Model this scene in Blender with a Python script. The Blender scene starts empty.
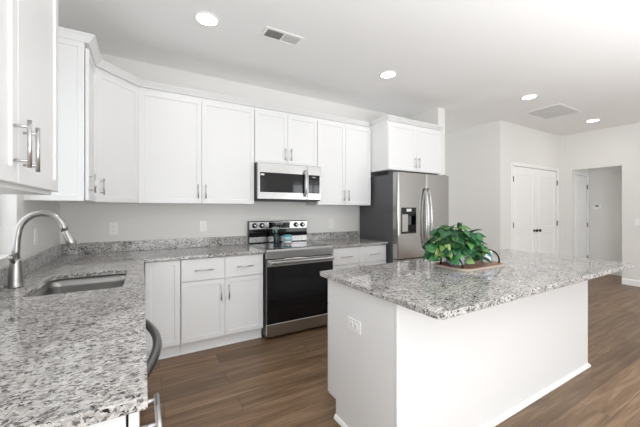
import bpy, bmesh, math, random
from mathutils import Vector, Matrix
PI = math.pi
sc = bpy.context.scene
col = sc.collection

# ------------------------------------------------------------------ camera, world, light, exposure
F, YAW = 306.62, 0.5338
CAM = (0.6472, -3.6227, 1.316)
cd = bpy.data.cameras.new('camera'); cam = bpy.data.objects.new('camera', cd); col.objects.link(cam)
cam.location = CAM
cam.rotation_euler = (PI/2, 0, -YAW)
cd.sensor_width = 36; cd.lens = F*36/640
cd.shift_x = -3.84/640; cd.shift_y = -3.65/640
cd.clip_start = 0.02
sc.camera = cam

w = bpy.data.worlds.new('world'); sc.world = w; w.use_nodes = True
w.node_tree.nodes['Background'].inputs[0].default_value = (0.93, 0.97, 1.0, 1)
w.node_tree.nodes['Background'].inputs[1].default_value = 1.1

def area(name, loc, rot, sx, sy, watts, colr=(1, 1, 1)):
    l = bpy.data.lights.new(name, 'AREA'); l.shape = 'RECTANGLE'; l.size = sx; l.size_y = sy
    l.energy = watts; l.color = colr
    o = bpy.data.objects.new(name, l); col.objects.link(o); o.location = loc; o.rotation_euler = rot
    return o
DAY = (0.95, 0.98, 1.0)
# daylight through the rear patio windows and the sink window
area('rear_window_light', (2.6, -7.42, 1.35), (PI/2+.5, 0, 0), 3.6, 2.1, 6, DAY)
area('rear_window_light', (6.3, -7.42, 1.35), (PI/2+.5, 0, 0), 1.8, 2.1, 38, DAY)
area('left_fill_light', (.08, -5.6, 1.4), (PI/2+.4, 0, -PI/2), 2.2, 2.0, 82, DAY)  # added out of view to brighten surfaces that face left
# light thrown up at the ceiling from beside the camera: soft bounce over the whole room
area('ceiling_bounce_light', (3.0, -4.5, 1.0), (PI, 0, 0), 4.4, 2.0, 102, (.97, .99, 1))
area('passage_fill_light', (5.16, 1.98, 1.45), (PI/2, 0, PI), 1.0, 1.9, 8, DAY)  # added behind the wing wall to brighten the closet side wall
# added soft lamp behind the camera, fills the base cabinets and back wall
area('front_fill_light', (1.25, -5.3, .95), (PI/2, 0, -.12), 1.7, 1.5, 26, DAY)
area('hall_fill_light', (8.45, -3.8, 1.6), (PI/2, 0, 0), .7, 1.6, 9, DAY)  # unseen lamp added to brighten the hall door
area('sink_window_light', (-0.2, -1.50, 1.65), (PI/2, 0, -PI/2), 0.74, 1.1, 1.6, DAY)

sc.cycles.max_bounces = 16; sc.cycles.diffuse_bounces = 10; sc.cycles.glossy_bounces = 6
sc.view_settings.view_transform = 'Standard'
sc.view_settings.look = 'None'
sc.view_settings.gamma = 1
sc.view_settings.use_curve_mapping = False
sc.view_settings.exposure = 0.26

# ------------------------------------------------------------------ heights and lines of the room
H = 2.817          # ceiling
CT = 0.905         # worktop
CU = 0.875         # under the worktop
UB, UT = 1.377, 2.455   # wall cabinets

# ------------------------------------------------------------------ materials
def mat(name, base, rough=0.5, metal=0.0, spec=0.5, coat=0.0, trans=0.0, bump=None, emis=None, estr=0):
    m = bpy.data.materials.new(name); m.use_nodes = True
    nt = m.node_tree; b = nt.nodes['Principled BSDF']
    b.inputs['Base Color'].default_value = (*base, 1)
    b.inputs['Roughness'].default_value = rough
    b.inputs['Metallic'].default_value = metal
    b.inputs['Specular IOR Level'].default_value = spec
    b.inputs['Coat Weight'].default_value = coat
    b.inputs['Transmission Weight'].default_value = trans
    if emis:
        b.inputs['Emission Color'].default_value = (*emis, 1); b.inputs['Emission Strength'].default_value = estr
    if bump:
        sx, sy, sz, scale, strength = bump
        tc = nt.nodes.new('ShaderNodeTexCoord'); mp = nt.nodes.new('ShaderNodeMapping')
        mp.inputs['Scale'].default_value = (sx, sy, sz)
        n = nt.nodes.new('ShaderNodeTexNoise'); n.inputs['Scale'].default_value = scale
        bp = nt.nodes.new('ShaderNodeBump'); bp.inputs['Strength'].default_value = strength; bp.inputs['Distance'].default_value = 0.002
        L = nt.links.new
        L(tc.outputs['Object'], mp.inputs[0]); L(mp.outputs[0], n.inputs['Vector']); L(n.outputs[0], bp.inputs['Height']); L(bp.outputs[0], b.inputs['Normal'])
    return m

def ramp(nt, stops, mode='LINEAR'):
    r = nt.nodes.new('ShaderNodeValToRGB'); r.color_ramp.interpolation = mode
    e = r.color_ramp.elements
    while len(e) < len(stops): e.new(0.5)
    for i, (p, c) in enumerate(stops):
        e[i].position = p; e[i].color = (*c, 1)
    return r

def granite():
    m = mat('granite', (0.5, 0.5, 0.5), 0.035, spec=0.5)
    nt = m.node_tree; b = nt.nodes['Principled BSDF']; L = nt.links.new; N = nt.nodes.new
    tc = N('ShaderNodeTexCoord')
    dn = N('ShaderNodeTexNoise'); dn.inputs['Scale'].default_value = 85; dn.inputs['Detail'].default_value = 3
    sub = N('ShaderNodeVectorMath'); sub.operation = 'SUBTRACT'; sub.inputs[1].default_value = (.5, .5, .5)
    scl = N('ShaderNodeVectorMath'); scl.operation = 'SCALE'; scl.inputs['Scale'].default_value = 0.022
    add = N('ShaderNodeVectorMath'); add.operation = 'ADD'
    L(tc.outputs['Object'], dn.inputs['Vector']); L(dn.outputs['Color'], sub.inputs[0]); L(sub.outputs[0], scl.inputs[0])
    L(tc.outputs['Object'], add.inputs[0]); L(scl.outputs[0], add.inputs[1])
    st = N('ShaderNodeMapping'); st.inputs['Rotation'].default_value = (0, 0, math.radians(-32)); st.inputs['Scale'].default_value = (.68, 1.28, 1.0)
    L(add.outputs[0], st.inputs[0])
    def cells(scale, stops):
        v = N('ShaderNodeTexVoronoi'); v.inputs['Scale'].default_value = scale
        L(st.outputs[0], v.inputs['Vector'])
        s = N('ShaderNodeSeparateColor'); L(v.outputs['Color'], s.inputs[0])
        r = ramp(nt, stops, 'CONSTANT'); L(s.outputs[0], r.inputs[0])
        return r, s
    G = lambda v, t=0.0: (v*(1+t), v, v*(1-t))
    a, sa = cells(104, [(0, G(.54, .015)), (.30, G(.74, .01)), (.55, G(.36, .03)), (.70, G(.17, .05)), (.80, G(.48, .04)), (.91, G(.035, .05))])
    c, s2 = cells(165, [(0, G(.70)), (.34, G(.42, .03)), (.54, G(.18, .05)), (.66, G(.56, .03)), (.87, G(.02))])
    big = N('ShaderNodeTexNoise'); big.inputs['Scale'].default_value = 14; big.inputs['Detail'].default_value = 4
    L(tc.outputs['Object'], big.inputs['Vector'])
    rb = ramp(nt, [(.38, (0, 0, 0)), (.62, (1, 1, 1))]); L(big.outputs[0], rb.inputs[0])
    mx = N('ShaderNodeMix'); mx.data_type = 'RGBA'
    L(s2.outputs[1], mx.inputs[0]); L(a.outputs[0], mx.inputs[6]); L(c.outputs[0], mx.inputs[7])
    thr = N('ShaderNodeMath'); thr.operation = 'GREATER_THAN'; thr.inputs[1].default_value = 0.5
    L(s2.outputs[1], thr.inputs[0]); L(thr.outputs[0], mx.inputs[0])
    tint = N('ShaderNodeMix'); tint.data_type = 'RGBA'; tint.blend_type = 'MULTIPLY'
    tint.inputs[0].default_value = 1.0
    tr = ramp(nt, [(0, (.66, .65, .64)), (1, (.86, .845, .835))]); L(rb.outputs[0], tr.inputs[0])
    L(mx.outputs[2], tint.inputs[6]); L(tr.outputs[0], tint.inputs[7])
    L(tint.outputs[2], b.inputs['Base Color'])
    return m

def wood_floor():
    m = mat('floor_planks', (0.2, 0.12, 0.08), 0.38, spec=0.4)
    nt = m.node_tree; b = nt.nodes['Principled BSDF']; L = nt.links.new; N = nt.nodes.new
    tc = N('ShaderNodeTexCoord')
    br = N('ShaderNodeTexBrick'); br.inputs['Scale'].default_value = 1
    br.inputs['Brick Width'].default_value = 1.22; br.inputs['Row Height'].default_value = 0.18
    br.inputs['Mortar Size'].default_value = 0.0014; br.inputs['Mortar Smooth'].default_value = 0.2; br.offset = 0.37
    br.inputs['Color1'].default_value = (0, 0, 0, 1); br.inputs['Color2'].default_value = (1, 1, 1, 1); br.inputs['Mortar'].default_value = (0, 0, 0, 1)
    L(tc.outputs['Object'], br.inputs['Vector'])
    # grain stretched along the planks, shifted from plank to plank
    mp = N('ShaderNodeMapping'); mp.inputs['Scale'].default_value = (1.1, 13, 1)
    off = N('ShaderNodeVectorMath'); off.operation = 'ADD'
    cs = N('ShaderNodeVectorMath'); cs.operation = 'SCALE'; cs.inputs['Scale'].default_value = 7.3
    L(br.outputs['Color'], cs.inputs[0]); L(tc.outputs['Object'], off.inputs[0]); L(cs.outputs[0], off.inputs[1]); L(off.outputs[0], mp.inputs[0])
    n1 = N('ShaderNodeTexNoise'); n1.inputs['Scale'].default_value = 1.6; n1.inputs['Detail'].default_value = 6; n1.inputs['Distortion'].default_value = 0.6
    L(mp.outputs[0], n1.inputs['Vector'])
    mp2 = N('ShaderNodeMapping'); mp2.inputs['Scale'].default_value = (3, 90, 1); L(off.outputs[0], mp2.inputs[0])
    n2 = N('ShaderNodeTexNoise'); n2.inputs['Scale'].default_value = 1.5; n2.inputs['Detail'].default_value = 3; L(mp2.outputs[0], n2.inputs['Vector'])
    r = ramp(nt, [(.25, (.125, .073, .039)), (.5, (.195, .123, .071)), (.75, (.30, .200, .125))]); L(n1.outputs[0], r.inputs[0])
    g = N('ShaderNodeMix'); g.data_type = 'RGBA'; g.blend_type = 'MULTIPLY'; g.inputs[0].default_value = 1
    gr = ramp(nt, [(.3, (.8, .79, .78)), (.7, (1.15, 1.15, 1.15))]); L(n2.outputs[0], gr.inputs[0])
    L(r.outputs[0], g.inputs[6]); L(gr.outputs[0], g.inputs[7])
    p = N('ShaderNodeMix'); p.data_type = 'RGBA'; p.blend_type = 'MULTIPLY'; p.inputs[0].default_value = 1
    pr = ramp(nt, [(0, (.78, .77, .76)), (1, (1.18, 1.17, 1.16))]); L(br.outputs['Color'], pr.inputs[0])
    L(g.outputs[2], p.inputs[6]); L(pr.outputs[0], p.inputs[7])
    q = N('ShaderNodeMix'); q.data_type = 'RGBA'; L(br.outputs['Fac'], q.inputs[0]); L(p.outputs[2], q.inputs[6]); q.inputs[7].default_value = (.035, .022, .015, 1)
    L(q.outputs[2], b.inputs['Base Color'])
    return m

def brushed(name, base, rough, sc3, strength=0.25):
    m = mat(name, base, rough, metal=1.0)
    nt = m.node_tree; b = nt.nodes['Principled BSDF']; L = nt.links.new; N = nt.nodes.new
    tc = N('ShaderNodeTexCoord'); mp = N('ShaderNodeMapping'); mp.inputs['Scale'].default_value = sc3
    n = N('ShaderNodeTexNoise'); n.inputs['Scale'].default_value = 1.0; n.inputs['Detail'].default_value = 2
    mr = N('ShaderNodeMapRange'); mr.inputs[3].default_value = rough-0.05; mr.inputs[4].default_value = rough+0.06
    bp = N('ShaderNodeBump'); bp.inputs['Strength'].default_value = strength; bp.inputs['Distance'].default_value = 0.0006
    L(tc.outputs['Object'], mp.inputs[0]); L(mp.outputs[0], n.inputs['Vector']); L(n.outputs[0], mr.inputs[0]); L(mr.outputs[0], b.inputs['Roughness'])
    L(n.outputs[0], bp.inputs['Height']); L(bp.outputs[0], b.inputs['Normal'])
    return m

def leaf_mat():
    m = mat('pothos_leaf', (.05, .2, .06), 0.45, spec=0.5)
    nt = m.node_tree; b = nt.nodes['Principled BSDF']; L = nt.links.new; N = nt.nodes.new
    g = N('ShaderNodeNewGeometry')
    r = ramp(nt, [(0, (.008, .055, .022)), (.45, (.018, .115, .036)), (.8, (.05, .21, .055)), (.93, (.12, .28, .06)), (1, (.30, .36, .14))])
    L(g.outputs['Random Per Island'], r.inputs[0])
    L(r.outputs[0], b.inputs['Base Color'])
    b.inputs['Subsurface Weight'].default_value = 0.0
    return m

def pot_mat():
    m = mat('painted_ceramic', (.8, .82, .86), 0.25)
    nt = m.node_tree; b = nt.nodes['Principled BSDF']; L = nt.links.new; N = nt.nodes.new
    tc = N('ShaderNodeTexCoord'); n = N('ShaderNodeTexNoise'); n.inputs['Scale'].default_value = 34; n.inputs['Detail'].default_value = 2
    r = ramp(nt, [(.50, (.80, .83, .88)), (.56, (.28, .47, .75)), (.64, (.12, .27, .6))])
    L(tc.outputs['Object'], n.inputs['Vector']); L(n.outputs[0], r.inputs[0]); L(r.outputs[0], b.inputs['Base Color'])
    return m

def board_mat():
    m = mat('tray_wood', (.3, .14, .08), 0.5)
    nt = m.node_tree; b = nt.nodes['Principled BSDF']; L = nt.links.new; N = nt.nodes.new
    tc = N('ShaderNodeTexCoord'); mp = N('ShaderNodeMapping'); mp.inputs['Scale'].default_value = (4, 50, 4)
    n = N('ShaderNodeTexNoise'); n.inputs['Scale'].default_value = 1.5; n.inputs['Detail'].default_value = 4
    r = ramp(nt, [(.35, (.20, .085, .05)), (.65, (.40, .20, .12))])
    L(tc.outputs['Object'], mp.inputs[0]); L(mp.outputs[0], n.inputs['Vector']); L(n.outputs[0], r.inputs[0]); L(r.outputs[0], b.inputs['Base Color'])
    return m

M = dict(
    wall=mat('wall_paint', (.76, .752, .734), 0.75, bump=(1, 1, 1, 220, .08)),
    ceil=mat('ceiling_paint', (.86, .86, .86), 0.85, bump=(1, 1, 1, 120, .15)),
    cab=mat('cabinet_lacquer', (.78, .783, .787), 0.32, spec=0.45, bump=(1, 1, 1, 40, .03)),
    trim=mat('trim_paint', (.87, .87, .87), 0.4),
    door=mat('door_paint', (.90, .90, .90), 0.42),
    plastic=mat('white_plastic', (.86, .86, .85), 0.35),
    slot=mat('slot_dark', (.05, .05, .05), 0.6),
    granite=granite(), floor=wood_floor(),
    steel=brushed('brushed_steel', (.52, .515, .51), 0.24, (2, 2, 260)),
    steelv=brushed('fridge_steel', (.45, .44, .43), 0.16, (160, 160, 1.5), .1),
    nickel=mat('brushed_nickel', (.42, .41, .40), 0.28, metal=1.0),
    pull=mat('satin_pull', (.60, .595, .59), 0.3, metal=1.0),
    sink=brushed('sink_steel', (.38, .37, .36), 0.33, (200, 3, 200), .2),
    dgrey=mat('fridge_side', (.085, .087, .092), 0.5, bump=(1, 1, 1, 300, .2)),
    black=mat('black_enamel', (.012, .012, .013), 0.3),
    glass=mat('black_glass', (.006, .006, .007), 0.04, spec=0.5),
    dwin=mat('oven_window', (.009, .009, .010), 0.05, spec=0.5),
    glow=mat('lamp_diffuser', (.9, .9, .9), 0.5, emis=(1, .97, .92), estr=14),
    louver=mat('vent_dark', (.10, .10, .10), 0.7),
    vback=mat('vent_back', (.8, .8, .8), 0.7), dark_steel=mat('dark_steel', (.20, .195, .19), 0.3, metal=1.0),
    grille=mat('grille_paint', (.85, .85, .85), 0.6),
    leaf=leaf_mat(), stem=mat('stem', (.16, .26, .08), 0.5), soil=mat('soil', (.03, .02, .015), 0.9, bump=(1, 1, 1, 90, .8)),
    pot=pot_mat(), board=board_mat(), boardedge=mat('tray_edge', (.46, .40, .34), 0.5),
    iron=mat('black_iron', (.015, .015, .015), 0.45, metal=.3),
    teal=mat('teal_plastic', (.09, .42, .50), 0.3), label=mat('pale_label', (.55, .75, .80), 0.4),
    sage=mat('sage_plastic', (.20, .27, .24), 0.4), navy=mat('dark_bottle', (.015, .035, .045), 0.12),
    lcd=mat('lcd', (.25, .28, .30), 0.2), mark=mat('printed_mark', (.72, .74, .76), 0.4),
    pane=mat('window_pane', (1, 1, 1), 0.0, trans=1.0),
    ground=mat('lawn', (.25, .3, .16), 0.9, bump=(1, 1, 1, 30, .6)),
    concrete=mat('patio_concrete', (.5, .49, .47), 0.85, bump=(1, 1, 1, 60, .4)),
)

# ------------------------------------------------------------------ mesh builder
class MB:
    def __init__(self): self.v = []; self.f = []; self.m = []; self.s = []
    def take(self, bm, mi=0, smooth=False, M4=None):
        o = len(self.v); bm.verts.index_update()
        for v in bm.verts: self.v.append((M4 @ v.co) if M4 else v.co.copy())
        for f in bm.faces:
            self.f.append([o+v.index for v in f.verts]); self.m.append(mi); self.s.append(smooth)
        bm.free(); return self
    def box(self, x0, x1, y0, y1, z0, z1, bev=0.0, mi=0, seg=1):
        bm = bmesh.new(); bmesh.ops.create_cube(bm, size=1)
        for v in bm.verts:
            v.co = Vector(((x0+x1)/2+v.co.x*(x1-x0), (y0+y1)/2+v.co.y*(y1-y0), (z0+z1)/2+v.co.z*(z1-z0)))
        if bev > 0: bmesh.ops.bevel(bm, geom=list(bm.edges), offset=bev, segments=seg, affect='EDGES', profile=.5)
        return self.take(bm, mi)
    def prism(self, poly, z0, z1, mi=0, bev=0.0, axis='z', seg=2):
        """poly in two coordinates, extruded along the third"""
        bm = bmesh.new()
        def c(a, b, h): return {'z': (a, b, h), 'y': (a, h, b), 'x': (h, a, b)}[axis]
        lo = [bm.verts.new(c(a, b, z0)) for a, b in poly]; hi = [bm.verts.new(c(a, b, z1)) for a, b in poly]
        bm.faces.new(lo); bm.faces.new(hi); n = len(poly)
        for i in range(n): bm.faces.new((lo[i], lo[(i+1) % n], hi[(i+1) % n], hi[i]))
        bmesh.ops.recalc_face_normals(bm, faces=bm.faces)
        if bev > 0:
            es = [e for e in bm.edges if (e.verts[0] in hi and e.verts[1] in hi) or (e.verts[0] in lo and e.verts[1] in lo)]
            bmesh.ops.bevel(bm, geom=es, offset=bev, segments=seg, affect='EDGES', profile=.5)
        return self.take(bm, mi)
    def tube(self, pts, r, n=12, mi=0, smooth=True):
        pts = [Vector(p) for p in pts]; rs = r if isinstance(r, (list, tuple)) else [r]*len(pts)
        bm = bmesh.new(); rings = []; up = None
        for i, p in enumerate(pts):
            t = (pts[min(i+1, len(pts)-1)]-pts[max(i-1, 0)]).normalized()
            if up is None:
                up = Vector((0, 0, 1)) if abs(t.z) < .9 else Vector((1, 0, 0))
            a = (up - t*up.dot(t)).normalized(); up = a; b = t.cross(a)
            rings.append([bm.verts.new(p+(a*math.cos(k*2*PI/n)+b*math.sin(k*2*PI/n))*rs[i]) for k in range(n)])
        for i in range(len(rings)-1):
            for k in range(n): bm.faces.new((rings[i][k], rings[i][(k+1) % n], rings[i+1][(k+1) % n], rings[i+1][k]))
        bm.faces.new(rings[0]); bm.faces.new(rings[-1])
        bmesh.ops.recalc_face_normals(bm, faces=bm.faces)
        return self.take(bm, mi, smooth)
    def lathe(self, prof, c=(0, 0, 0), n=32, mi=0, smooth=True, M4=None, loop=False):
        """prof: (r, z) pairs; closed at the ends where r > 0"""
        bm = bmesh.new(); rings = []
        for r, z in prof:
            if r < 1e-6: rings.append([bm.verts.new((0, 0, z))])
            else: rings.append([bm.verts.new((r*math.cos(k*2*PI/n), r*math.sin(k*2*PI/n), z)) for k in range(n)])
        for a, b in zip(rings, rings[1:]+([rings[0]] if loop else [])):
            for k in range(n):
                k2 = (k+1) % n
                if len(a) == 1 and len(b) == 1: continue
                if len(a) == 1: bm.faces.new((a[0], b[k2], b[k]))
                elif len(b) == 1: bm.faces.new((a[k], a[k2], b[0]))
                else: bm.faces.new((a[k], a[k2], b[k2], b[k]))
        for ring in (() if loop else (rings[0], rings[-1])):
            if len(ring) > 1: bm.faces.new(ring)
        bmesh.ops.recalc_face_normals(bm, faces=bm.faces)
        T = Matrix.Translation(c) @ (M4 or Matrix.Identity(4))
        return self.take(bm, mi, smooth, T)
    def sweep(self, path, prof, mi=0):
        """prof (out, z) swept along a 2-D path; 'out' is to the right of the path's direction; mitred"""
        n = len(path); bm = bmesh.new(); rings = []
        P = [Vector(p) for p in path]
        for i in range(n):
            d0 = (P[i]-P[i-1]).normalized() if i > 0 else (P[1]-P[0]).normalized()
            d1 = (P[i+1]-P[i]).normalized() if i < n-1 else d0
            n0 = Vector((d0.y, -d0.x)); n1 = Vector((d1.y, -d1.x))
            mv = (n0+n1); mv = mv/ (mv.length_squared/2) if mv.length > 1e-6 else n0
            rings.append([bm.verts.new((P[i].x+mv.x*o, P[i].y+mv.y*o, z)) for o, z in prof])
        k = len(prof)
        for a, b in zip(rings, rings[1:]):
            for j in range(k): bm.faces.new((a[j], a[(j+1) % k], b[(j+1) % k], b[j]))
        bm.faces.new(rings[0]); bm.faces.new(rings[-1])
        bmesh.ops.recalc_face_normals(bm, faces=bm.faces)
        return self.take(bm, mi)
    def shaker(self, x0, x1, z0, z1, y, th=0.02, rail=0.057, rec=0.007, mi=0):
        """a framed door with a sunk flat panel; front at y, facing -y"""
        bm = bmesh.new(); bmesh.ops.create_cube(bm, size=1)
        for v in bm.verts:
            v.co = Vector(((x0+x1)/2+v.co.x*(x1-x0), y+th/2+v.co.y*th, (z0+z1)/2+v.co.z*(z1-z0)))
        bmesh.ops.bevel(bm, geom=list(bm.edges), offset=0.0016, segments=1, affect='EDGES')
        bm.faces.ensure_lookup_table()
        fr = max((f for f in bm.faces if f.normal.y < -.99), key=lambda f: f.calc_area())
        bmesh.ops.inset_individual(bm, faces=[fr], thickness=rail)
        bmesh.ops.inset_individual(bm, faces=[fr], thickness=0.004, depth=-rec)
        return self.take(bm, mi)
    def merge(self, o, mi):
        n = len(self.v); self.v += o.v; self.f += [[i+n for i in f] for f in o.f]; self.m += [mi]*len(o.f); self.s += o.s
        return self
    def build(self, name, mats, parent=None, loc=None):
        me = bpy.data.meshes.new(name); me.from_pydata(self.v, [], self.f)
        if not isinstance(mats, (list, tuple)): mats = [mats]
        for m_ in mats: me.materials.append(m_)
        me.polygons.foreach_set('material_index', self.m); me.polygons.foreach_set('use_smooth', self.s)
        me.validate(); me.update()
        o = bpy.data.objects.new(name, me); col.objects.link(o)
        if parent: o.parent = parent
        if loc: o.location = loc
        return o

def tag(o, label, cat, group=None):
    o['label'] = label; o['category'] = cat
    if group: o['group'] = group
    return o
def thing(name, label, cat, loc=(0, 0, 0), rz=0, group=None):
    o = bpy.data.objects.new(name, None); col.objects.link(o); o.location = loc; o.rotation_euler = (0, 0, rz)
    o.empty_display_size = .1
    return tag(o, label, cat, group)
def struct(name, mb, m, parent=None):
    o = mb.build(name, m, parent)
    if not parent: o['kind'] = 'structure'
    return o
def copy_tree(o, parent=None):
    c = o.copy(); col.objects.link(c); c.parent = parent
    for ch in list(o.children): copy_tree(ch, c)
    return c
def rrect(x0, x1, y0, y1, r, n=6):
    pts = []
    for cx, cy, a in ((x1-r, y1-r, 0), (x0+r, y1-r, 90), (x0+r, y0+r, 180), (x1-r, y0+r, 270)):
        for k in range(n+1):
            t = math.radians(a+90*k/n); pts.append((cx+r*math.cos(t), cy+r*math.sin(t)))
    return pts

# ================================================================== SETTING
WX, WXB = 4.372, 4.524          # wing wall beside the fridge
X1, X2, YC = 5.80, 7.98, -0.708
HX, HY = 8.86, -0.85            # hallway behind the opening
YR = -7.5                       # rear wall
struct('floor', MB().box(-.15, 9.05, YR-.15, 2.2, -.06, 0), M['floor'])
struct('ceiling', MB().box(-.15, 9.05, YR-.15, 2.2, H, H+.1), M['ceil'])
# left wall with the opening above the sink
wy0, wy1, wz0, wz1 = -1.90, -1.115, 1.045, 2.30
b = MB(); b.box(-.15, 0, -4.5, wy0, 0, H); b.box(-.15, 0, YR, -6.7, 0, H); b.box(-.15, 0, -6.7, -4.5, 0, .35); b.box(-.15, 0, -6.7, -4.5, 2.4, H); b.box(-.15, 0, wy1, 0, 0, H); b.box(-.15, 0, wy0, wy1, 0, wz0); b.box(-.15, 0, wy0, wy1, wz1, H)
struct('wall_left', b, M['wall'])
struct('wall_back', MB().box(-.15, WX, 0, .12, 0, H), M['wall'])
b = MB(); b.box(WX, WXB, -.61, 2.08, 0, H, .004); struct('wall_wing', b, M['wall'])
b = MB(); b.box(WXB, 4.62, 2.08, 2.2, 0, H); b.box(5.70, X1, 2.08, 2.2, 0, H); b.box(4.62, 5.70, 2.08, 2.2, 0, .4); b.box(4.62, 5.70, 2.08, 2.2, 2.4, H); struct('wall_passage', b, M['wall'])
# closet block: side wall facing the kitchen and front wall with the double doors
cx0, cx1, cz1 = 6.165, 7.785, 2.085
struct('wall_closet_side', MB().box(X1, X1+.12, YC+.12, 2.2, 0, H), M['wall'])
b = MB(); b.box(X1, cx0, YC, YC+.12, 0, H); b.box(cx1, X2, YC, YC+.12, 0, H); b.box(cx0, cx1, YC, YC+.12, cz1, H); struct('wall_closet_front', b, M['wall'])
struct('wall_closet_inside', MB().box(cx0-.2, cx1+.18, YC+.6, YC+.66, 0, H), M['wall'])
# right wall with the cased-free opening to the hallway
oy0, oy1, oz = -1.628, -.890, 2.105
b = MB(); b.box(X2, X2+.12, oy1, YC+.12, 0, H); b.box(X2, X2+.12, YR, oy0, 0, H); b.box(X2, X2+.12, oy0, oy1, oz, H); struct('wall_right', b, M['wall'])
hd0, hd1, hdz = 8.19, 8.80-.012, 2.03
b = MB(); b.box(X2+.12, hd0, HY, HY+.12, 0, H); b.box(hd1, HX+.12, HY, HY+.12, 0, H); b.box(hd0, hd1, HY, HY+.12, hdz, H)
struct('wall_hall_left', b, M['wall'])
struct('wall_hall_end', MB().box(HX, HX+.12, -4.0, HY, 0, H), M['wall'])
struct('wall_hall_right', MB().box(X2+.12, HX, -4.0, -3.9, 0, H), M['wall'])
# rear wall with patio windows
b = MB(); ops = [(0.8, 4.4), (5.4, 7.2)]; xs = [-.15, .8, 4.4, 5.4, 7.2, X2]
for i in (0, 2, 4): b.box(xs[i], xs[i+1], YR-.15, YR, 0, H)
for a, c in ops: b.box(a, c, YR-.15, YR, 2.4, H); b.box(a, c, YR-.15, YR, 0, .3)
struct('wall_rear', b, M['wall'])
struct('patio_ground', MB().box(-6, 15, -16, YR-.15, -.12, -.02), M['concrete'])
def window(name, x0, x1, z0, z1, plane, axis, nm):
    f = MB(); t = .05
    def bx(a0, a1, c0, c1, mb, d=.03):
        if axis == 'x': mb.box(a0, a1, plane-d, plane+d, c0, c1, .003)
        else: mb.box(plane-d, plane+d, a0, a1, c0, c1, .003)
    bx(x0+.001, x0+t, z0+.001, z1-.001, f); bx(x1-t, x1-.001, z0+.001, z1-.001, f); bx(x0+t, x1-t, z0+.001, z0+t, f); bx(x0+t, x1-t, z1-t, z1-.001, f)
    for k in range(1, nm): q = x0+(x1-x0)*k/nm; bx(q-t/2, q+t/2, z0+t, z1-t, f)
    if name == 'window_1': bx(x0+t, x1-t, (z0+z1)/2-.02, (z0+z1)/2+.02, f)
    o = f.build(name, M['trim']); o['kind'] = 'structure'
    return o
w1 = window('window_1', wy0, wy1, wz0, wz1, -.105, 'y', 1)
MB().box(-.072, -.0005, wy0+.001, wy1-.001, wz0+.0005, wz0+.012, .002).build('window_sill', M['trim'], w1)
window('window_2', .8, 4.4, .3, 2.4, YR-.08, 'x', 3)
window('window_3', 5.4, 7.2, .3, 2.4, YR-.08, 'x', 2)

window('added_window_5', 4.62, 5.70, .4, 2.4, 2.14, 'x', 1)  # unseen window, added to bring light into the passage
window('added_window_4', -6.7, -4.5, .35, 2.4, -.08, 'y', 2)  # unseen window, added for light from the left

# baseboards
BP = [(0, 0), (.014, 0), (.014, .085), (.010, .098), (.004, .105), (0, .105)]
def baseboard(name, path):
    o = MB().sweep(path, BP).build(name, M['trim']); o['kind'] = 'structure'
baseboard('baseboard_right', [(X2-.0005, oy0), (X2-.0005, YR)])
baseboard('baseboard_closet_side', [(X1-.0005, 2.07), (X1-.0005, YC-.0005), (cx0-.075, YC-.0005)])
baseboard('baseboard_closet_front', [(cx1+.075, YC-.0005), (X2-.0005, YC-.0005), (X2-.0005, oy1)])
baseboard('baseboard_hall', [(HX-.0005, HY-.02), (HX-.0005, -3.9)])
baseboard('baseboard_wing', [(WX+.02, -.6105), (WXB+.0005, -.6105), (WXB+.0005, 2.07)])

# six-panel style doors -------------------------------------------------
def panel_door(x0, x1, z0, z1, y, mb, panels):
    mb.box(x0, x1, y, y+.035, z0, z1, .002)
    for a, c in panels:                       # raised mouldings of the two panels
        px0, px1, pz0, pz1 = x0+.11, x1-.11, a, c
        bm = bmesh.new(); bmesh.ops.create_cube(bm, size=1)
        for v in bm.verts: v.co = Vector(((px0+px1)/2+v.co.x*(px1-px0), y-.002+v.co.y*.006, (pz0+pz1)/2+v.co.z*(pz1-pz0)))
        bm.faces.ensure_lookup_table(); bm.normal_update()
        fr = [f for f in bm.faces if f.normal.y < -.9][0]
        bmesh.ops.inset_individual(bm, faces=[fr], thickness=.012)
        bmesh.ops.inset_individual(bm, faces=[fr], thickness=.012, depth=-.009)
        bmesh.ops.inset_individual(bm, faces=[fr], thickness=.03, depth=.007)
        mb.take(bm)
def casing(x0, x1, z1, y, wdt=.058):
    mb = MB(); t = .016
    prof = lambda a, c, d, e: mb.box(a, c, y-t, y-.0005, d, e, .004)
    prof(x0-wdt, x0, 0.001, z1+wdt); prof(x1, x1+wdt, 0.001, z1+wdt); prof(x0, x1, z1, z1+wdt)
    return mb
def hinge_mb(x, y, z): return MB().box(x-.012, x+.012, y-.006, y+.001, z-.045, z+.045, .001).tube([(x, y-.008, z-.047), (x, y-.008, z+.047)], .006, 8)
def knob_mb(x, y, z):
    return MB().lathe([(.026, 0), (.026, .004), (.010, .008), (.010, .028), (.024, .036), (.027, .048), (.022, .058), (0, .062)], (x, y, z), 20, M4=Matrix.Rotation(PI/2, 4, 'X'))
d1 = casing(cx0, cx1, cz1, YC).build('door_1', M['trim']); d1['kind'] = 'structure'
mid = (cx0+cx1)/2
for s, a, c in ((-1, cx0+.004, mid-.002), (1, mid+.002, cx1-.004)):
    mb = MB(); panel_door(a, c, .012, cz1-.004, YC+.004, mb, [(.20, .88), (1.0, 1.95)]); lf = mb.build('door_leaf', M['door'], d1)
    hx = a+.002 if s < 0 else c-.002
    for hz in (.3, 1.05, 1.85): hinge_mb(hx, YC-.012, hz).build('hinge', M['dark_steel'], lf)
    knob_mb(mid+s*.065, YC+.004, .93).build('knob', M['iron'], lf)
d2 = casing(hd0, hd1, hdz, HY, .06).build('door_2', M['trim']); d2['kind'] = 'structure'
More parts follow.
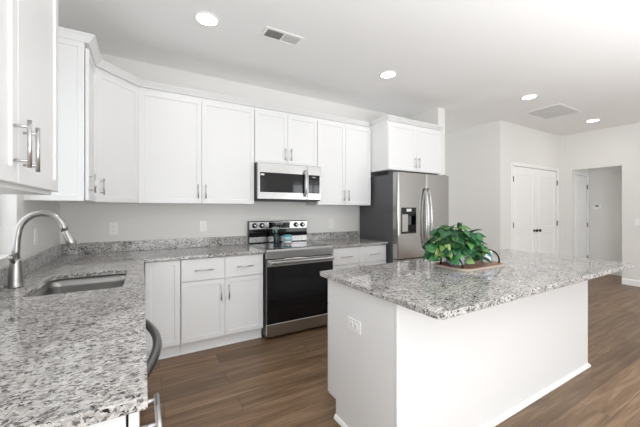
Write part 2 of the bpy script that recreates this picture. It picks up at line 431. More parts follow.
mb = MB(); panel_door(hd0+.003, hd1-.003, .012, hdz-.003, HY+.004, mb, [(.20, .88), (1.0, 1.88)]); lf = mb.build('door_leaf', M['door'], d2)
for hz in (.3, 1.0, 1.80): hinge_mb(hd1-.004, HY-.012, hz).build('hinge', M['dark_steel'], lf)

# ================================================================== CABINETS
def bar_pull(x, y, z, length, vertical=True, r=.0055, off=.032):
    """pull whose posts start on the front at y"""
    mb = MB(); h = length/2; p = h*.72
    if vertical:
        mb.tube([(x, y-off, z-h), (x, y-off, z+h)], r, 12)
        for q in (-p, p): mb.tube([(x, y-.0005, z+q), (x, y-off, z+q)], r*.75, 10)
    else:
        mb.tube([(x-h, y-off, z), (x+h, y-off, z)], r, 12)
        for q in (-p, p): mb.tube([(x+q, y-.0005, z), (x+q, y-off, z)], r*.75, 10)
    return mb
G = .0015
def door_part(root, x0, x1, z0, z1, y, pull=None, pz=None, L=.14, rail=.057):
    d = MB().shaker(x0+G, x1-G, z0+G, z1-G, y, rail=rail).build('door', M['cab'], root)
    if pull is not None: bar_pull(pull, y, pz, L).build('handle', M['pull'], d)
    return d
def drawer_part(root, x0, x1, z0, z1, y, pull=True):
    d = MB().box(x0+G, x1-G, y, y+.02, z0+G, z1-G, .0018).build('drawer', M['cab'], root)
    if pull: bar_pull((x0+x1)/2, y, (z0+z1)/2-.005, .16, False).build('handle', M['pull'], d)
    return d
def upper(label, x0, wdt, z0, z1, depth=.33, split=True, group=None, y0=0):
    """wall cabinet in the back row, fronts at y = -depth"""
    t = thing('wall_cabinet', label, 'cabinet', (x0, y0, z0), 0, 'white wall cabinets')
    h = z1-z0
    MB().box(.0008, wdt-.0008, -depth+.022, -.001, 0, h, .001).build('body', M['cab'], t)
    hz = .124 if h > .7 else .118; y = -depth
    if split:
        m_ = wdt/2
        door_part(t, .003, m_, .003, h-.032, y, m_-.036, hz); door_part(t, m_, wdt-.003, .003, h-.032, y, m_+.036, hz)
    return t
upper('tall white two-door wall cabinet between the diagonal corner cabinet and the microwave', .614, 1.094, UB, UT)
upper('short white two-door wall cabinet directly above the microwave', 1.708, .794, 1.836, UT)
upper('tall white two-door wall cabinet between the microwave and the refrigerator', 2.502, .843, UB, UT)
upper('deep white two-door cabinet above the refrigerator', 3.352, 1.016, 1.835, UT+.012, .665)

# left wall cabinet beside the window (faces +x) with a panelled end
t = thing('wall_cabinet', 'narrow white wall cabinet on the left wall with a panelled end towards the window', 'cabinet', (0, -1.0, UB), PI/2, group='white wall cabinets')
wd = 1.0-.616; h = UT-UB
MB().box(.018, wd, -.305, -.001, 0, h, .001).build('body', M['cab'], t)
door_part(t, .004, wd-.002, .003, h-.032, -.33, .034, .124, .13, .05)
e = MB().shaker(.001, .306, 0, h, 0, th=.018, rail=.05)      # built facing -y, then turned to the end
e.v = [Vector((v.y, -v.x, v.z)) for v in e.v]
e.build('end_panel', M['cab'], t)

# diagonal corner cabinet
t = thing('corner_wall_cabinet', 'white diagonal corner wall cabinet with one door', 'cabinet', (0, 0, UB), group='white wall cabinets')
q = .305; c_ = .6135
MB().prism([(.001, -.001), (.001, -c_), (q, -c_), (c_, -q), (c_, -.001)], 0, h, bev=0).build('body', M['cab'], t)
dl = math.hypot(c_-q, c_-q)
Rz = Matrix.Translation((q, -c_, 0)) @ Matrix.Rotation(PI/4, 4, 'Z')
dm = MB().shaker(.012, dl-.012, .0045, h-.032, -.021)
dm.v = [Rz @ v for v in dm.v]; d = dm.build('door', M['cab'], t)
hm = bar_pull(.055, -.021, .124, .13); hm.v = [Rz @ v for v in hm.v]; hm.build('handle', M['pull'], d)

# near wall cabinet on the left wall, this side of the window
t = thing('wall_cabinet', 'large white two-door wall cabinet nearest the camera at the left edge', 'cabinet', (0, -2.925, UB), PI/2, group='white wall cabinets')
wd2 = .97
MB().box(.0, wd2, -.322, -.001, 0, h, .001).build('body', M['cab'], t)
door_part(t, .004, wd2/2, .012, h-.002, -.345, wd2/2-.034, .122, .132, .06)
door_part(t, wd2/2, wd2-.004, .012, h-.002, -.345, wd2/2+.044, .118, .132, .06)

# crown moulding along the top of the wall cabinets
CP = [(-.02, 0), (.002, 0), (.004, .006), (.030, .036), (.038, .040), (.038, .050), (-.02, .050)]
def crown(name, path, z, label):
    o = MB().sweep(path, [(a, z+c+.0005) for a, c in CP]).build(name, M['cab'])
    tag(o, label, 'molding')
crown('crown_molding', [(.002, -1.0), (.33, -1.0), (.33, -.624), (.624, -.33), (3.303, -.33)], UT, 'long white crown molding on the wall cabinets from the corner to the refrigerator')
crown('crown_molding', [(3.352, -.36), (3.352, -.665), (4.368, -.665)], UT+.012, 'short white crown molding around the deep cabinet over the refrigerator')
crown('crown_molding', [(.002, -2.925), (.345, -2.925), (.345, -1.955), (.002, -1.955)], UT, 'white crown molding on the near left wall cabinet')

# base cabinets ----------------------------------------------------------
TK = .105
SHOE = [(0, 0), (.012, 0), (.011, .008), (.004, .016), (0, .018)]
def base(label, x0, wdt, loc=None, rz=0, cols=2, depth=.625, toe=.56, drawers=True, name='base_cabinet', bf=.022):
    t = thing(name, label, 'cabinet', loc or (x0, 0, 0), rz, 'white base cabinets')
    MB().box(.0008, wdt-.0008, -depth+bf, -.001, TK, CU-.001, .001).build('body', M['cab'], t)
    MB().box(.0008, wdt-.0008, -toe, -toe+.015, .001, TK).sweep([(.0008, -toe), (wdt-.0008, -toe)], [(o, z+.001) for o, z in SHOE]).build('toe_kick', M['cab'], t)
    return t
zt = CU-.004
t = base('white base cabinet with two drawers over two doors left of the range', .9405, .7655)
wd = .7655
for i, s in ((0, -1), (1, 1)):
    a, c = (.003, wd/2) if i == 0 else (wd/2, wd-.003)
    drawer_part(t, a, c, .668, zt, -.625)
    door_part(t, a, c, TK+.012, .664, -.625, wd/2+s*.036, .535)
t = base('white corner base cabinet with a single plain door left of the two-drawer cabinet', .662, .2775)
door_part(t, .002, .2745, TK+.012, zt, -.625)
t = base('white base cabinet with drawers between the range and the refrigerator', 2.504, .854)
wd = .854
for i, s in ((0, -1), (1, 1)):
    a, c = (.003, wd/2) if i == 0 else (wd/2, wd-.003)
    drawer_part(t, a, c, .668, zt, -.625)
    door_part(t, a, c, TK+.012, .664, -.625, wd/2+s*.036, .59)
# left run, fronts at x = .63
t = thing('sink_base_cabinet', 'white sink base cabinet under the sink on the left wall', 'cabinet', (0, -1.888, 0), PI/2); wd = 1.22
mb = MB(); mb.box(.0008, .018, -.603, -.001, TK, CU-.001); mb.box(wd-.018, wd-.0008, -.603, -.001, TK, CU-.001)
mb.box(.018, wd-.018, -.603, -.001, TK, TK+.018); mb.box(.018, wd-.018, -.02, -.001, TK+.018, CU-.001)
mb.box(.018, wd-.018, -.603, -.585, .80, CU-.001); mb.build('body', M['cab'], t)
MB().box(.0008, wd-.0008, -.56, -.545, .001, TK).build('toe_kick', M['cab'], t)
drawer_part(t, .003, wd-.003, .70, zt, -.625, False)
door_part(t, .003, wd/2, TK+.012, .696, -.625, wd/2-.036, .59); door_part(t, wd/2, wd-.003, TK+.012, .696, -.625, wd/2+.036, .59)
t = base('white end base cabinet with drawer at the near end of the left counter', 0, .29, (0, -2.815, 0), PI/2, bf=.010); wd = .29
drawer_part(t, .001, wd-.003, .700, zt, -.640, False)
bar_pull(wd/2-.015, -.640, .775, .16, False, .0075, .042).build('handle', M['pull'], t.children[-1])
door_part(t, .001, wd-.003, TK+.012, .696, -.640, wd-.04, .59)

# dishwasher with a bowed handle
t = thing('dishwasher', 'stainless dishwasher with bowed handle under the left counter', 'dishwasher', (0, -2.523, 0), PI/2); wd = .632
MB().box(.004, wd-.004, -.59, -.01, .10, .872, .002).build('body', M['dgrey'], t)
dr = MB().box(.006, wd-.006, -.628, -.592, .115, .870, .006, seg=2).build('door', M['steel'], t)
pts = []
for k in range(17):
    u = k/16; xx = .012+u*(wd-.024); pts.append((xx, -.632-.066*math.sin(PI*u)**.75, .785))
MB().tube(pts, .0165, 16).build('handle', M['dark_steel'], dr)
MB().box(.006, wd-.006, -.56, -.55, .001, .098).build('toe_kick', M['black'], t)

# ================================================================== COUNTERTOPS
def slab_with_hole(outer, hole, z0, z1, bev=.004):
    """flat slab; the hole is bridged to the outline by two cuts"""
    bm = bmesh.new()
    ov = [bm.verts.new((x, y, z1)) for x, y in outer]; oe = [bm.edges.new((ov[i], ov[(i+1) % len(ov)])) for i in range(len(ov))]
    he = []
    if hole:
        hv = [bm.verts.new((x, y, z1)) for x, y in hole]; he = [bm.edges.new((hv[i], hv[(i+1) % len(hv)])) for i in range(len(hv))]
    bmesh.ops.triangle_fill(bm, use_beauty=True, edges=oe+he, normal=(0, 0, 1))
    if hole:  # drop faces inside the hole
        cxh = sum(p[0] for p in hole)/len(hole); cyh = sum(p[1] for p in hole)/len(hole)
        hs = set(hv)
        kill = [f for f in bm.faces if all(v in hs for v in f.verts)]
        bmesh.ops.delete(bm, geom=kill, context='FACES')
    for f in bm.faces:
        if f.normal.z < 0: f.normal_flip()
    r = bmesh.ops.extrude_face_region(bm, geom=list(bm.faces))
    nv = [g for g in r['geom'] if isinstance(g, bmesh.types.BMVert)]
    nf = [g for g in r['geom'] if isinstance(g, bmesh.types.BMFace)]
    for v in nv: v.co.z = z0
    bmesh.ops.recalc_face_normals(bm, faces=bm.faces)
    bm.normal_update()
    es = [e for e in bm.edges if len(e.link_faces) == 2 and abs(e.link_faces[0].normal.z - e.link_faces[1].normal.z) > .5]
    bmesh.ops.bevel(bm, geom=es, offset=bev, segments=2, affect='EDGES', profile=.5)
    return bm
SX0, SX1, SY0, SY1 = .155, .556, -1.668, -1.100
outer = [(.001, -.001), (.001, -2.842), (.657, -2.842), (.657, -.653), (1.708, -.653), (1.708, -.001)]
mb = MB(); mb.take(slab_with_hole(outer, rrect(SX0, SX1, SY0, SY1, .05, 8), CU, CT))
top = mb.build('countertop', M['granite'])
tag(top, 'L-shaped speckled grey granite countertop with the sink cut into it', 'countertop')
MB().box(.022, 1.708, -.021, -.001, CT+.0005, 1.007, .002).build('backsplash', M['granite'], top)
MB().box(.001, .021, -2.842, -.001, CT+.0005, 1.007, .002).build('backsplash', M['granite'], top)
mb = MB(); mb.take(slab_with_hole([(2.502, -.001), (2.502, -.653), (3.362, -.653), (3.362, -.001)], None, CU, CT))
top = mb.build('countertop', M['granite'])
tag(top, 'short granite countertop between the range and the refrigerator', 'countertop')
MB().box(2.502, 3.362, -.021, -.001, CT+.0005, 1.007, .002).build('backsplash', M['granite'], top)

# sink
t = thing('kitchen_sink', 'undermount stainless steel sink in the left granite counter', 'sink', ((SX0+SX1)/2, (SY0+SY1)/2, CU-.21))
bm = bmesh.new(); rings = []
hx, hy = (SX1-SX0)/2+.006, (SY1-SY0)/2+.006
for ins, z, r_ in ((-.018, .2085, .066), (0, .2085, .054), (.003, .16, .052), (.008, .04, .05), (.024, .008, .045), (.06, 0, .03)):
    rings.append([bm.verts.new((x, y, z)) for x, y in rrect(-hx+ins, hx-ins, -hy+ins, hy-ins, r_, 8)])
for a, c in zip(rings, rings[1:]):
    n = len(a)
    for k in range(n): bm.faces.new((a[k], a[(k+1) % n], c[(k+1) % n], c[k]))
bm.faces.new(rings[-1]); bmesh.ops.recalc_face_normals(bm, faces=bm.faces)
MB().take(bm, 0, True).build('basin', M['sink'], t)
MB().lathe([(.045, .0005), (.045, .003), (.032, .004), (.030, .0015), (0, .0015)], (-.02, .0, .0), 28).build('drain', M['nickel'], t)

# faucet
FX, FY = .066, -1.385
t = thing('kitchen_faucet', 'tall brushed nickel pull-down faucet behind the sink', 'faucet', (FX, FY, CT+.0005))
MB().lathe([(.033, .0), (.033, .006), (.031, .010), (.0305, .03), (.029, .06), (.026, .10), (.0225, .138), (.0215, .150), (.0, .150)], n=32).build('base', M['nickel'], t)
pts = [(0, 0, .1505), (.001, 0, .19), (.003, 0, .24), (.006, 0, .270)]
cxa, cza, rr = .106, .276, .098
for k in range(0, 15):
    a = PI - k*(PI*0.96)/14
    pts.append((cxa+rr*math.cos(a), 0, cza+rr*1.18*math.sin(a)))
sp = MB().tube(pts, .0168, 18).build('spout', M['nickel'], t)
e0 = Vector(pts[-1]); dv = (Vector(pts[-1])-Vector(pts[-2])).normalized(); dv = Vector((.42, 0, -1)).normalized()
hp = [e0+dv*s for s in (0, .004, .025, .05, .078, .082)]
MB().tube(hp, [.0175, .0185, .019, .0215, .0245, .022], 20).build('spray_head', M['nickel'], t)
ls = MB().tube([(0, 0, .075), (-.0, .045, .078)], [.017, .0165], 18)
ls.v = [Vector((v.x, v.y, v.z)) for v in ls.v]; ls.build('valve_hub', M['nickel'], t)
MB().tube([(0, -.016, .130), (-.002, -.042, .148), (-.004, -.070, .170)], [.007, .009, .012], 14).build('lever', M['nickel'], t)

# ================================================================== RANGE
t = thing('range', 'freestanding stainless electric range with black glass oven door', 'range', (1.7115, 0, 0)); W = .787
MB().box(.0, W, -.655, -.012, .035, .893, .002).build('body', M['black'], t)
for x in (.05, W-.05):
    for y in (-.60, -.08): MB().lathe([(.018, .0005), (.018, .012), (.010, .014), (.010, .036)], (x, y, 0), 12).build('foot', M['black'], t)
ck = MB().box(-.001, W+.001, -.668, -.075, .9065 if False else .894, .914, .003).build('cooktop', M['steel'], t)
sf = MB().box(.018, W-.018, -.640, -.085, .9142, .9165, .001)
sf.build('cooktop_glass', M['glass'], ck)
for x, y, r_ in ((.21, -.49, .115), (.58, -.49, .09), (.21, -.23, .08), (.58, -.23, .10)):
    pp = [(x+r_*math.cos(a*PI/24), y+r_*math.sin(a*PI/24), .9168) for a in range(49)]
    MB().tube(pp, .0009, 6).build('burner_ring', M['lcd'], ck)
# control strip above the oven door
MB().prism([(-.66, .822), (-.703, .822), (-.703, .895), (-.692, .912), (-.66, .914)], .001, W-.001, axis='x', bev=.001).build('front_panel', M['steel'], t)
od = MB().box(.004, W-.004, -.703, -.657, .168, .815, .004).build('oven_door', M['glass'], t)
MB().box(.004, W-.004, -.7085, -.7035, .742, .812, .002).build('door_trim', M['steel'], od)
MB().box(.13, W-.13, -.7042, -.7033, .33, .60, .0003).build('window', M['dwin'], od)
hb = MB().prism(rrect(-.768, -.745, .770, .800, .010, 4), .03, W-.03, axis='x')
for x in (.045, W-.045): hb.box(x-.012, x+.012, -.748, -.7088, .774, .797, .003)
hb.build('handle', M['steel'], od)
MB().box(.004, W-.004, -.703, -.657, .038, .162, .004).build('storage_drawer', M['steel'], t)
bg = MB().prism([(-.012, .9155), (-.073, .9155), (-.073, 1.165), (-.060, 1.180), (-.012, 1.180)], .012, W-.012, axis='x', bev=.001).build('backguard', M['glass'], t)
MB().box(.014, W-.014, -.0775, -.0735, 1.082, 1.172, .002).build('control_fascia', M['steel'], bg)
MB().box(.014, W-.014, -.0765, -.0735, .926, .992, .001).build('lower_trim', M['steel'], bg)
dm = MB()
for k in range(4): dm.box(.345+k*.026, .357+k*.026, -.0792, -.0786, 1.130, 1.152)
for k in range(6): dm.box(.285+k*.04, .300+k*.04, -.0792, -.0786, 1.100, 1.104)
MB().box(.255, W-.255, -.0785, -.0778, 1.090, 1.166, .0003).merge(dm, 1).build('display', [M['glass'], M['lcd']], bg)
RX = Matrix.Rotation(PI/2, 4, 'X')
for x in (.078, .168, W-.168, W-.078):
    k = MB().lathe([(.031, 0), (.031, .004), (.026, .006), (.024, .026), (.021, .029), (0, .029)], (x, -.0778, 1.128), 24, M4=RX).build('knob', M['black'], bg)
    MB().lathe([(.017, .0292), (.016, .031), (0, .031)], (x, -.0778, 1.128), 20, M4=RX).box(x-.003, x+.003, -.112, -.1085, 1.112, 1.144, .0005).build('knob_cap', M['steel'], k)

# spray bottle and tub on the cooktop
t = thing('spray_bottle', 'dark spray bottle with sage trigger on the cooktop', 'bottle', (2.005, -.22, .9172))
MB().lathe([(.030, 0), (.032, .006), (.032, .085), (.026, .105), (.013, .120), (.013, .132), (0, .132)], n=24).build('bottle', M['navy'], t)
mb = MB(); mb.lathe([(.016, .1325), (.016, .150), (.011, .153), (.011, .165), (0, .165)], n=18)
mb.prism([(-.050, .172), (-.050, .192), (-.02, .202), (.030, .196), (.034, .166), (-.02, .160)], -.011, .011, axis='y', bev=.002)
mb.tube([(-.028, 0, .165), (-.040, 0, .145), (-.036, 0, .125)], .005, 8)
mb.build('trigger_head', M['sage'], t)
t = thing('cleaning_tub', 'round teal and white tub on the cooktop right of the spray bottle', 'tub', (2.150, -.215, .9172))
MB().lathe([(.046, 0), (.050, .004), (.050, .026), (.047, .030), (0, .030)], n=32).build('lid', M['plastic'], t)
MB().lathe([(.0, .0302), (.049, .0302), (.053, .036), (.053, .082), (.048, .092), (.046, .098), (0, .098)], n=32).build('tub_body', M['teal'], t)
MB().lathe([(.0532, .044), (.0538, .046), (.0538, .074), (.0532, .076)], n=32, loop=True).build('label_band', M['label'], t)

# ================================================================== MICROWAVE
t = thing('microwave', 'stainless over-the-range microwave under the short wall cabinet', 'microwave', (1.7115, 0, 1.422)); W = .787; h = .412
MB().box(0, W, -.395, -.002, 0, h, .003).build('body', M['black'], t)
dr = MB().box(.002, .602, -.420, -.396, .012, h-.002, .004).build('door', M['steel'], t)
MB().box(.028, .572, -.4222, -.4203, .088, .305, .001).build('window', M['glass'], dr)
MB().box(.150, .545, -.4228, -.4223, .110, .285, .0002).build('window_screen', M['dwin'], dr)
MB().box(.035, .075, -.4232, -.4223, .270, .288, .0003).build('sticker', M['mark'], dr)
pts = [(.568, -.424-.040*math.sin(PI*k/12)**.6, .052+.300*k/12) for k in range(13)]
MB().tube(pts, .0125, 12).build('handle', M['pull'], dr)
cp = MB().box(.605, W-.002, -.420, -.396, .012, h-.002, .004).build('control_panel', M['steel'], t)
km = MB(); km.box(.665, .715, -.4230, -.4223, .272, .286)
for r_ in range(6):
    for c_ in range(3): km.box(.640+c_*.040, .656+c_*.040, -.4228, -.4223, .112+r_*.023, .116+r_*.023)
MB().box(.618, W-.018, -.4222, -.4203, .088, .305, .001).merge(km, 1).build('keypad', [M['glass'], M['lcd']], cp)
MB().box(.02, W-.02, -.38, -.03, -.006, -.0005).build('underside_grille', M['dgrey'], t)

# ================================================================== REFRIGERATOR
FX0, FX1 = 3.380, 4.362
t = thing('refrigerator', 'stainless french-door refrigerator with water dispenser and dark grey side', 'refrigerator', (FX0, 0, 0)); W = FX1-FX0; mx_ = .508
MB().box(0, W, -.715, -.03, .03, 1.775, .004).build('body', M['dgrey'], t)
for x in (.06, W-.06): MB().lathe([(.02, .0005), (.02, .03)], (x, -.66, 0), 12).build('foot', M['black'], t)
MB().box(.01, W-.01, -.70, -.66, .031, .06).build('base_grille', M['black'], t)
def fdoor(x0, x1, z0, z1, nm, mats, parent=None):
    # softly crowned front: plan outline extruded upwards
    n = 10; pl = [(x0, -.722), (x0, -.79)]
    pl = [(x0, -.722)]
    for k in range(5): a = k/4*PI/2; pl.append((x0+.022*(1-math.cos(a)), -.785-.022*math.sin(a)))
    for k in range(1, n): u = k/n; pl.append((x0+.022+(x1-x0-.044)*u, -.807-.006*math.sin(PI*u)))
    for k in range(5): a = PI/2-k/4*PI/2; pl.append((x1-.022*(1-math.cos(a)), -.785-.022*math.sin(a)))
    pl.append((x1, -.722))
    return pl
def fr_door(x0, x1, z0, z1, hole=None):
    mb = MB()
    if not hole: mb.prism(fdoor(x0, x1, z0, z1, '', None), z0, z1, bev=.002)
    else:
        hx0, hx1, hz0, hz1 = hole
        full = fdoor(x0, x1, z0, z1, '', None)
        mb.prism(full, z0, hz0); mb.prism(full, hz1, z1)
        def yf(x): return -.807-.006*math.sin(PI*(x-x0-.022)/(x1-x0-.044))
        lp = [p for p in full if p[0] < hx0-.001]
        left = [(hx0, -.722)] + [p for p in full[:1]] + [p for p in lp if p != full[0]] + [(hx0, yf(hx0))]
        right = [(hx1, yf(hx1))] + [p for p in full if p[0] > hx1+.001] + [(hx1, -.722)]
        mb.prism(left, hz0, hz1); mb.prism(right, hz0, hz1)
        mb.box(hx0, hx1, -.735, -.722, hz0, hz1)
    return mb
DH = (.060, .315, 1.015, 1.345)
ld = fr_door(.0, mx_-.002, .700, 1.790, DH).build('door', M['steelv'], t)
rd = fr_door(mx_+.002, W, .700, 1.790).build('door', M['steelv'], t)
fz = fr_door(.0, W, .065, .687).build('freezer_drawer', M['steelv'], t)
dp = MB(); x0, x1, z0, z1 = DH
dp.box(x0, x1, -.818, -.737, 1.262, z1, .003)
dp.box(x0, x0+.008, -.816, -.737, z0, 1.262); dp.box(x1-.008, x1, -.816, -.737, z0, 1.262); dp.box(x0, x1, -.818, -.737, z0, z0+.02, .002)
dsp = dp.build('dispenser', M['glass'], ld)
MB().box(x0+.009, x0+.135, -.790, -.738, z0+.021, 1.261, .002).build('dispenser_back', M['steel'], dsp)
MB().box(x0+.080, x0+.165, -.8192, -.8182, 1.295, 1.330).build('display', M['mark'], dsp)
MB().box(x0+.150, x0+.200, -.785, -.745, 1.12, 1.24, .004).build('paddle', M['dgrey'], dsp)
for nm_, x, par, s in (('handle', mx_-.030, ld, -1), ('handle', mx_+.032, rd, 1)):
    pts = [(x, -.812-.062*math.sin(PI*k/18)**.55, .80+.80*k/18) for k in range(19)]
    MB().tube(pts, .0145, 14).build('handle', M['steel'], par)
pts = [(.08+(W-.16)*k/18, -.812-.055*math.sin(PI*k/18)**.5, .62) for k in range(19)]
MB().tube(pts, .0135, 14).build('handle', M['steel'], fz)
for x in (.04, W-.04): MB().box(x-.035, x+.035, -.77, -.62, 1.7755, 1.805, .006).build('hinge_cover', M['dgrey'], t)

# ================================================================== ISLAND
IX0, IX1, IY0, IY1 = 1.700, 3.872, -2.532, -1.885
t = thing('kitchen_island', 'white kitchen island base cabinet with shaker-free plain panels', 'island', (IX0, IY0, 0)); W = IX1-IX0; D = IY1-IY0
t['label'] = 'long white kitchen island cabinet under its own granite top'
MB().box(.019, W-.019, .019, D-.022, TK, CU-.001).build('body', M['cab'], t)
MB().box(0, W, 0, .018, .001, CU-.001, .0012).build('back_panel', M['cab'], t)
for x0, x1 in ((0, .018), (W-.018, W)):
    MB().prism([(.0205, .001), (D-.105, .001), (D-.105, TK+.012), (D-.022, TK+.012), (D-.022, CU-.001), (.0205, CU-.001)], x0+.0005, x1-.0005, axis='x').build('end_panel', M['cab'], t)
sh = [(o, z+.001) for o, z in [(0, 0), (.016, 0), (.015, .010), (.008, .022), (0, .026)]]
MB().sweep([(.0, D-.105), (0, 0), (W, 0), (W, D-.105)], [(o+.0003, z) for o, z in sh]).build('shoe_molding', M['trim'], t)
MB().box(.02, W-.02, D-.120, D-.105, .001, TK-.001).build('toe_kick', M['cab'], t)
n = 4
for i in range(n):                        # fronts on the working side, facing the range
    a, c = .002+i*(W-.004)/n, .002+(i+1)*(W-.004)/n
    Rb = Matrix.Translation((W, D, 0)) @ Matrix.Rotation(PI, 4, 'Z')
    d = MB().box(a+G, c-G, -0.0, .02, .70, zt, .0018); d.v = [Rb @ Vector((v.x, v.y, v.z)) for v in d.v]; d = d.build('drawer', M['cab'], t)
    p = bar_pull((a+c)/2, 0, .78, .16, False); p.v = [Rb @ v for v in p.v]; p.build('handle', M['pull'], d)
    d = MB().shaker(a+G, c-G, TK+.012, .696, 0); d.v = [Rb @ v for v in d.v]; d = d.build('door', M['cab'], t)
    hx = c-.036 if i % 2 == 0 else a+.036
    p = bar_pull(hx, 0, .59, .14); p.v = [Rb @ v for v in p.v]; p.build('handle', M['pull'], d)

def outlet_mesh(kind='outlet'):
    """front faces -y, back at y = 0"""
    mb = MB(); mb.box(-.037, .037, -.006, -.0005, -.060, .060, .0025)
    if kind == 'outlet':
        for z in (-.021, .021): mb.prism(rrect(-.017, .017, z-.0145, z+.0145, .008, 4), -.0082, -.0058, axis='y')
    else: mb.box(-.017, .017, -.0095, -.0058, -.034, .034, .001)
    sl = MB()
    if kind == 'outlet':
        for z in (-.021, .021):
            for x in (-.006, .006): sl.box(x-.001, x+.001, -.0086, -.0080, z-.001, z+.006)
            sl.box(-.002, .002, -.0086, -.0080, z-.010, z-.006)
    return mb, sl
ob, os_ = outlet_mesh()
Rl = Matrix.Translation((0, -2.190-IY0, .650)) @ Matrix.Rotation(-PI/2, 4, 'Z') @ Matrix.Rotation(PI/2, 4, 'Y')
ob.v = [Rl @ (v*1.0) for v in ob.v]; os_.v = [Rl @ v for v in os_.v]
ob.merge(os_, 1).build('outlet', [M['plastic'], M['slot']], t)

mb = MB(); mb.take(slab_with_hole(rrect(1.664, 3.900, -2.812, -1.834, .022, 5), None, CU, CT))
tag(mb.build('island_countertop', M['granite']), 'large rectangular granite countertop on the white island', 'countertop')

# wall outlets
def wall_plate(label, loc, rz, kind='outlet', sx=1):
    cat = 'outlet' if kind == 'outlet' else 'switch'
    t = thing('wall_outlet' if kind == 'outlet' else 'light_switch', label, cat, loc, rz, 'wall outlets' if kind == 'outlet' else None)
    a, s = outlet_mesh(kind)
    if sx != 1:
        a = MB(); a.box(-.058, .058, -.006, -.0005, -.060, .060, .0025)
        for x in (-.024, .024): a.box(x-.017, x+.017, -.0095, -.0058, -.034, .034, .001)
    a.merge(s, 1).build('plate', [M['plastic'], M['slot']], t)
wall_plate('white wall plate on the back wall nearest the corner', (.402, 0, 1.132), 0)
wall_plate('white wall plate on the back wall just left of the range', (1.228, 0, 1.135), 0)
wall_plate('white outlet on the back wall between the range and refrigerator', (2.905, 0, 1.120), 0)
wall_plate('white outlet on the left wall behind the faucet', (0, -.752, 1.133), PI/2)
wall_plate('white double light switch at the right edge beside the hallway opening', (X2, -1.845, 1.105), -PI/2, 'switch', 2)
t = thing('thermostat', 'white thermostat with small screen on the hallway wall', 'thermostat', (HX, -1.005, 1.375), -PI/2)
MB().box(-.072, .072, -.026, -.0005, -.055, .055, .004).build('case', M['plastic'], t)
MB().box(-.030, .030, -.0275, -.0262, .008, .034, .001).build('screen', M['slot'], t)

# ================================================================== CEILING FIXTURES
def downlight(x, y, label):
    t = thing('recessed_light', label, 'ceiling light', (x, y, H), 0, 'recessed ceiling lights')
    MB().lathe([(.074, -.0005), (.097, -.0005), (.099, -.004), (.094, -.008), (.076, -.006)], n=40, loop=True).build('trim_ring', M['plastic'], t)
    MB().lathe([(.073, -.0006), (.073, -.0045), (0, -.0045)], n=40).build('diffuser', M['glow'], t)
    l = bpy.data.lights.new('downlight', 'AREA'); l.shape = 'DISK'; l.size = .13; l.energy = 1.3; l.color = (1, .98, .95)
    o = bpy.data.objects.new('downlight', l); col.objects.link(o); o.parent = t; o.location = (0, 0, -.012)
downlight(1.083, -1.079, 'round recessed ceiling light nearest the left corner above the sink counter')
downlight(2.99, -1.057, 'round recessed ceiling light above the range and microwave side, second from left')
downlight(5.07, -1.50, 'round recessed ceiling light left of the big return-air grille')
downlight(7.16, -1.49, 'round recessed ceiling light farthest right near the closet doors')
t = thing('ceiling_vent', 'small white ceiling air register with dark louvers on its left half', 'vent', (1.69, -1.148, H))
mb = MB(); mb.box(-.175, .175, -.085, -.058, -.006, -.0005, .0015); mb.box(-.175, .175, .058, .085, -.006, -.0005, .0015)
mb.box(-.175, -.150, -.058, .058, -.006, -.0005); mb.box(.150, .175, -.058, .058, -.006, -.0005); mb.box(-.006, .006, -.058, .058, -.006, -.0005)
mb.build('frame', M['plastic'], t)
MB().box(-.150, .150, -.058, .058, -.0015, -.0006).build('duct_backing', M['louver'], t)
for s in (-1, 1):
    lv = MB()
    for k in range(7):
        y = -.050+k*.0165; a = .006 if s < 0 else .0075
        lv.prism([(y-a, -.0065 if s < 0 else -.0035), (y-a+.002, -.0065 if s < 0 else -.0035), (y+a, -.002), (y+a-.002, -.002)], -.149 if s < 0 else .007, -.007 if s < 0 else .149, axis='x')
    lv.build('louvers', M['plastic'] if s > 0 else M['grille'], t)
t = thing('return_air_grille', 'large white slatted return-air grille on the ceiling near the hallway', 'vent', (6.07, -1.343, H))
mb = MB(); a_, b_ = .36, .255
mb.box(-a_, a_, -b_, -b_+.028, -.007, -.0005, .002); mb.box(-a_, a_, b_-.028, b_, -.007, -.0005, .002); mb.box(-a_, -a_+.028, -b_+.028, b_-.028, -.007, -.0005); mb.box(a_-.028, a_, -b_+.028, b_-.028, -.007, -.0005)
mb.build('frame', M['plastic'], t)
MB().box(-a_+.028, a_-.028, -b_+.028, b_-.028, -.0015, -.0006).build('duct_backing', M['vback'], t)
lv = MB()
for k in range(26):
    y = -.218+k*.0172
    lv.prism([(y-.0065, -.0055), (y-.0045, -.0055), (y+.0065, -.0018), (y+.0045, -.0018)], -a_+.029, a_-.029, axis='x')
lv.build('louvers', M['grille'], t)

# ================================================================== TRAY, PLANT, CUP
t = thing('serving_tray', 'wooden serving tray with rounded corners and black arched handles on the island', 'tray', (2.715, -2.225, CT+.0005), 0)
MB().prism(rrect(-.245, .245, -.150, .150, .075, 8), .0, .016, bev=.002).build('rim', M['boardedge'], t)
MB().prism(rrect(-.238, .238, -.143, .143, .07, 8), .0161, .0175).build('board', M['board'], t)
for s in (-1, 1):
    hp = []
    for k in range(17):
        a = PI*k/16; hp.append((s*(.215+.012*math.sin(a)), -.01+.088*math.cos(a), .0176+.085*math.sin(a)**.8))
    MB().tube(hp, .0062, 10).build('handle', M['iron'], t)

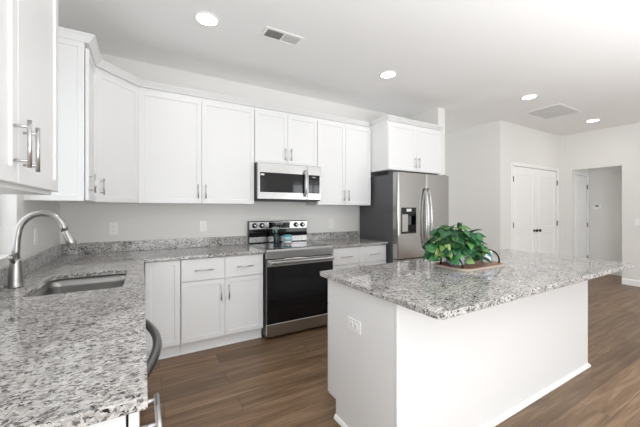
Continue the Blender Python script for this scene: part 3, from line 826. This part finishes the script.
PX, PY, PZ = 2.592, -2.205, CT+.0185
t = thing('potted_plant', 'bushy green heart-leaved plant in a blue and white pot on the tray', 'plant', (PX, PY, PZ))
MB().lathe([(.045, 0), (.058, .004), (.072, .05), (.078, .092), (.080, .105), (.073, .105), (.070, .088), (0, .088)], n=36).build('pot', M['pot'], t)
MB().lathe([(.069, .0885), (.05, .094), (0, .096)], n=24).build('soil', M['soil'], t)
rnd = random.Random(11)
def leaf(bm, base, d, up, L, Wd, curl):
    """heart-shaped blade from the base point along d"""
    d = d.normalized(); side = d.cross(up).normalized(); nrm = side.cross(d).normalized()
    prof = [(-.10, .0), (-.16, .22), (-.06, .42), (.12, .50), (.34, .47), (.56, .36), (.76, .20), (.90, .08), (1.0, .0)]
    mids = [0, .0, .02, .12, .34, .56, .76, .90, 1.0]
    def pt(a, s):
        z = -curl*L*a*a + abs(s)*Wd*.35
        return base+d*(a*L)+side*(s*Wd)+nrm*z
    mv = [bm.verts.new(pt(a, 0)) for a in mids]
    for sg in (-1, 1):
        ev = [bm.verts.new(pt(a, sg*w_)) if 0 < i < len(prof)-1 else None for i, (a, w_) in enumerate(prof)]
        for i in range(len(prof)-1):
            q = [v for v in (mv[i], mv[i+1], ev[i+1], ev[i]) if v is not None]
            if i == len(prof)-2: q = [mv[i], mv[i+1], ev[i]]
            if i == 0: q = [mv[0], mv[1], ev[1]]
            bm.faces.new(q if sg > 0 else q[::-1])
bm = bmesh.new(); st = MB()
N = 230
for i in range(N):
    th = rnd.uniform(0, 2*PI)
    el_ = math.asin(min(1, rnd.uniform(-.12, 1)**1.0)) if rnd.random() < .86 else rnd.uniform(-.35, .1)
    r = rnd.uniform(.72, 1.0) if rnd.random() < .8 else rnd.uniform(.4, .7)
    RX_, RY_, RZ_ = .238, .165, .225*(1-.3*abs(math.cos(th)))
    dirv = Vector((math.cos(th)*math.cos(el_), math.sin(th)*math.cos(el_), math.sin(el_)))
    p = Vector((dirv.x*RX_*r, dirv.y*RY_*r, .105+dirv.z*RZ_*r))
    if rnd.random() < .5 and p.x > .05: p.z -= .03
    if p.x > .17 and p.z < .12: continue
    L = rnd.uniform(.045, .088)
    out = Vector((dirv.x, dirv.y, 0)); out = out.normalized() if out.length > .1 else Vector((rnd.uniform(-1, 1), rnd.uniform(-1, 1), 0)).normalized()
    d = (out*.8+Vector((rnd.uniform(-.9, .9), rnd.uniform(-.9, .9), rnd.uniform(-.9, .35)))).normalized()
    tip = p+d*L
    p.z = max(p.z, .03); 
    if p.z+d.z*L < .012: d.z = max(d.z, -.15); d.normalize(); p.z = max(p.z, .045)
    upv = (dirv+Vector((0, 0, .7))+Vector((rnd.uniform(-.7, .7), rnd.uniform(-.7, .7), 0))).normalized()
    if abs(upv.dot(d)) > .95: upv = Vector((0, 0, 1))
    leaf(bm, p, d, upv, L, L*rnd.uniform(.80, .98), rnd.uniform(.1, .35))
    if i % 2 == 0:
        s0 = Vector((rnd.uniform(-.03, .03), rnd.uniform(-.03, .03), .092))
        m1 = s0.lerp(p, .5)+Vector((0, 0, .05+.03*abs(dirv.x)))
        cur = [s0*(1-u)**2+m1*2*u*(1-u)+p*u*u for u in [k/7 for k in range(8)]]
        st.tube(cur, .0018, 5)
bmesh.ops.recalc_face_normals(bm, faces=[])
fo = MB().take(bm, 0, True).build('foliage', M['leaf'], t)
sm = fo.modifiers.new('thickness', 'SOLIDIFY'); sm.thickness = .0006
st.build('stems', M['stem'], t)
t = thing('ceramic_cup', 'small white cup with blue pattern at the right end of the tray', 'cup', (2.872, -2.255, CT+.0185))
MB().lathe([(.030, 0), (.036, .003), (.040, .03), (.043, .085), (.040, .085), (.036, .03), (.030, .008), (0, .006)], n=32).build('bowl', M['pot'], t)
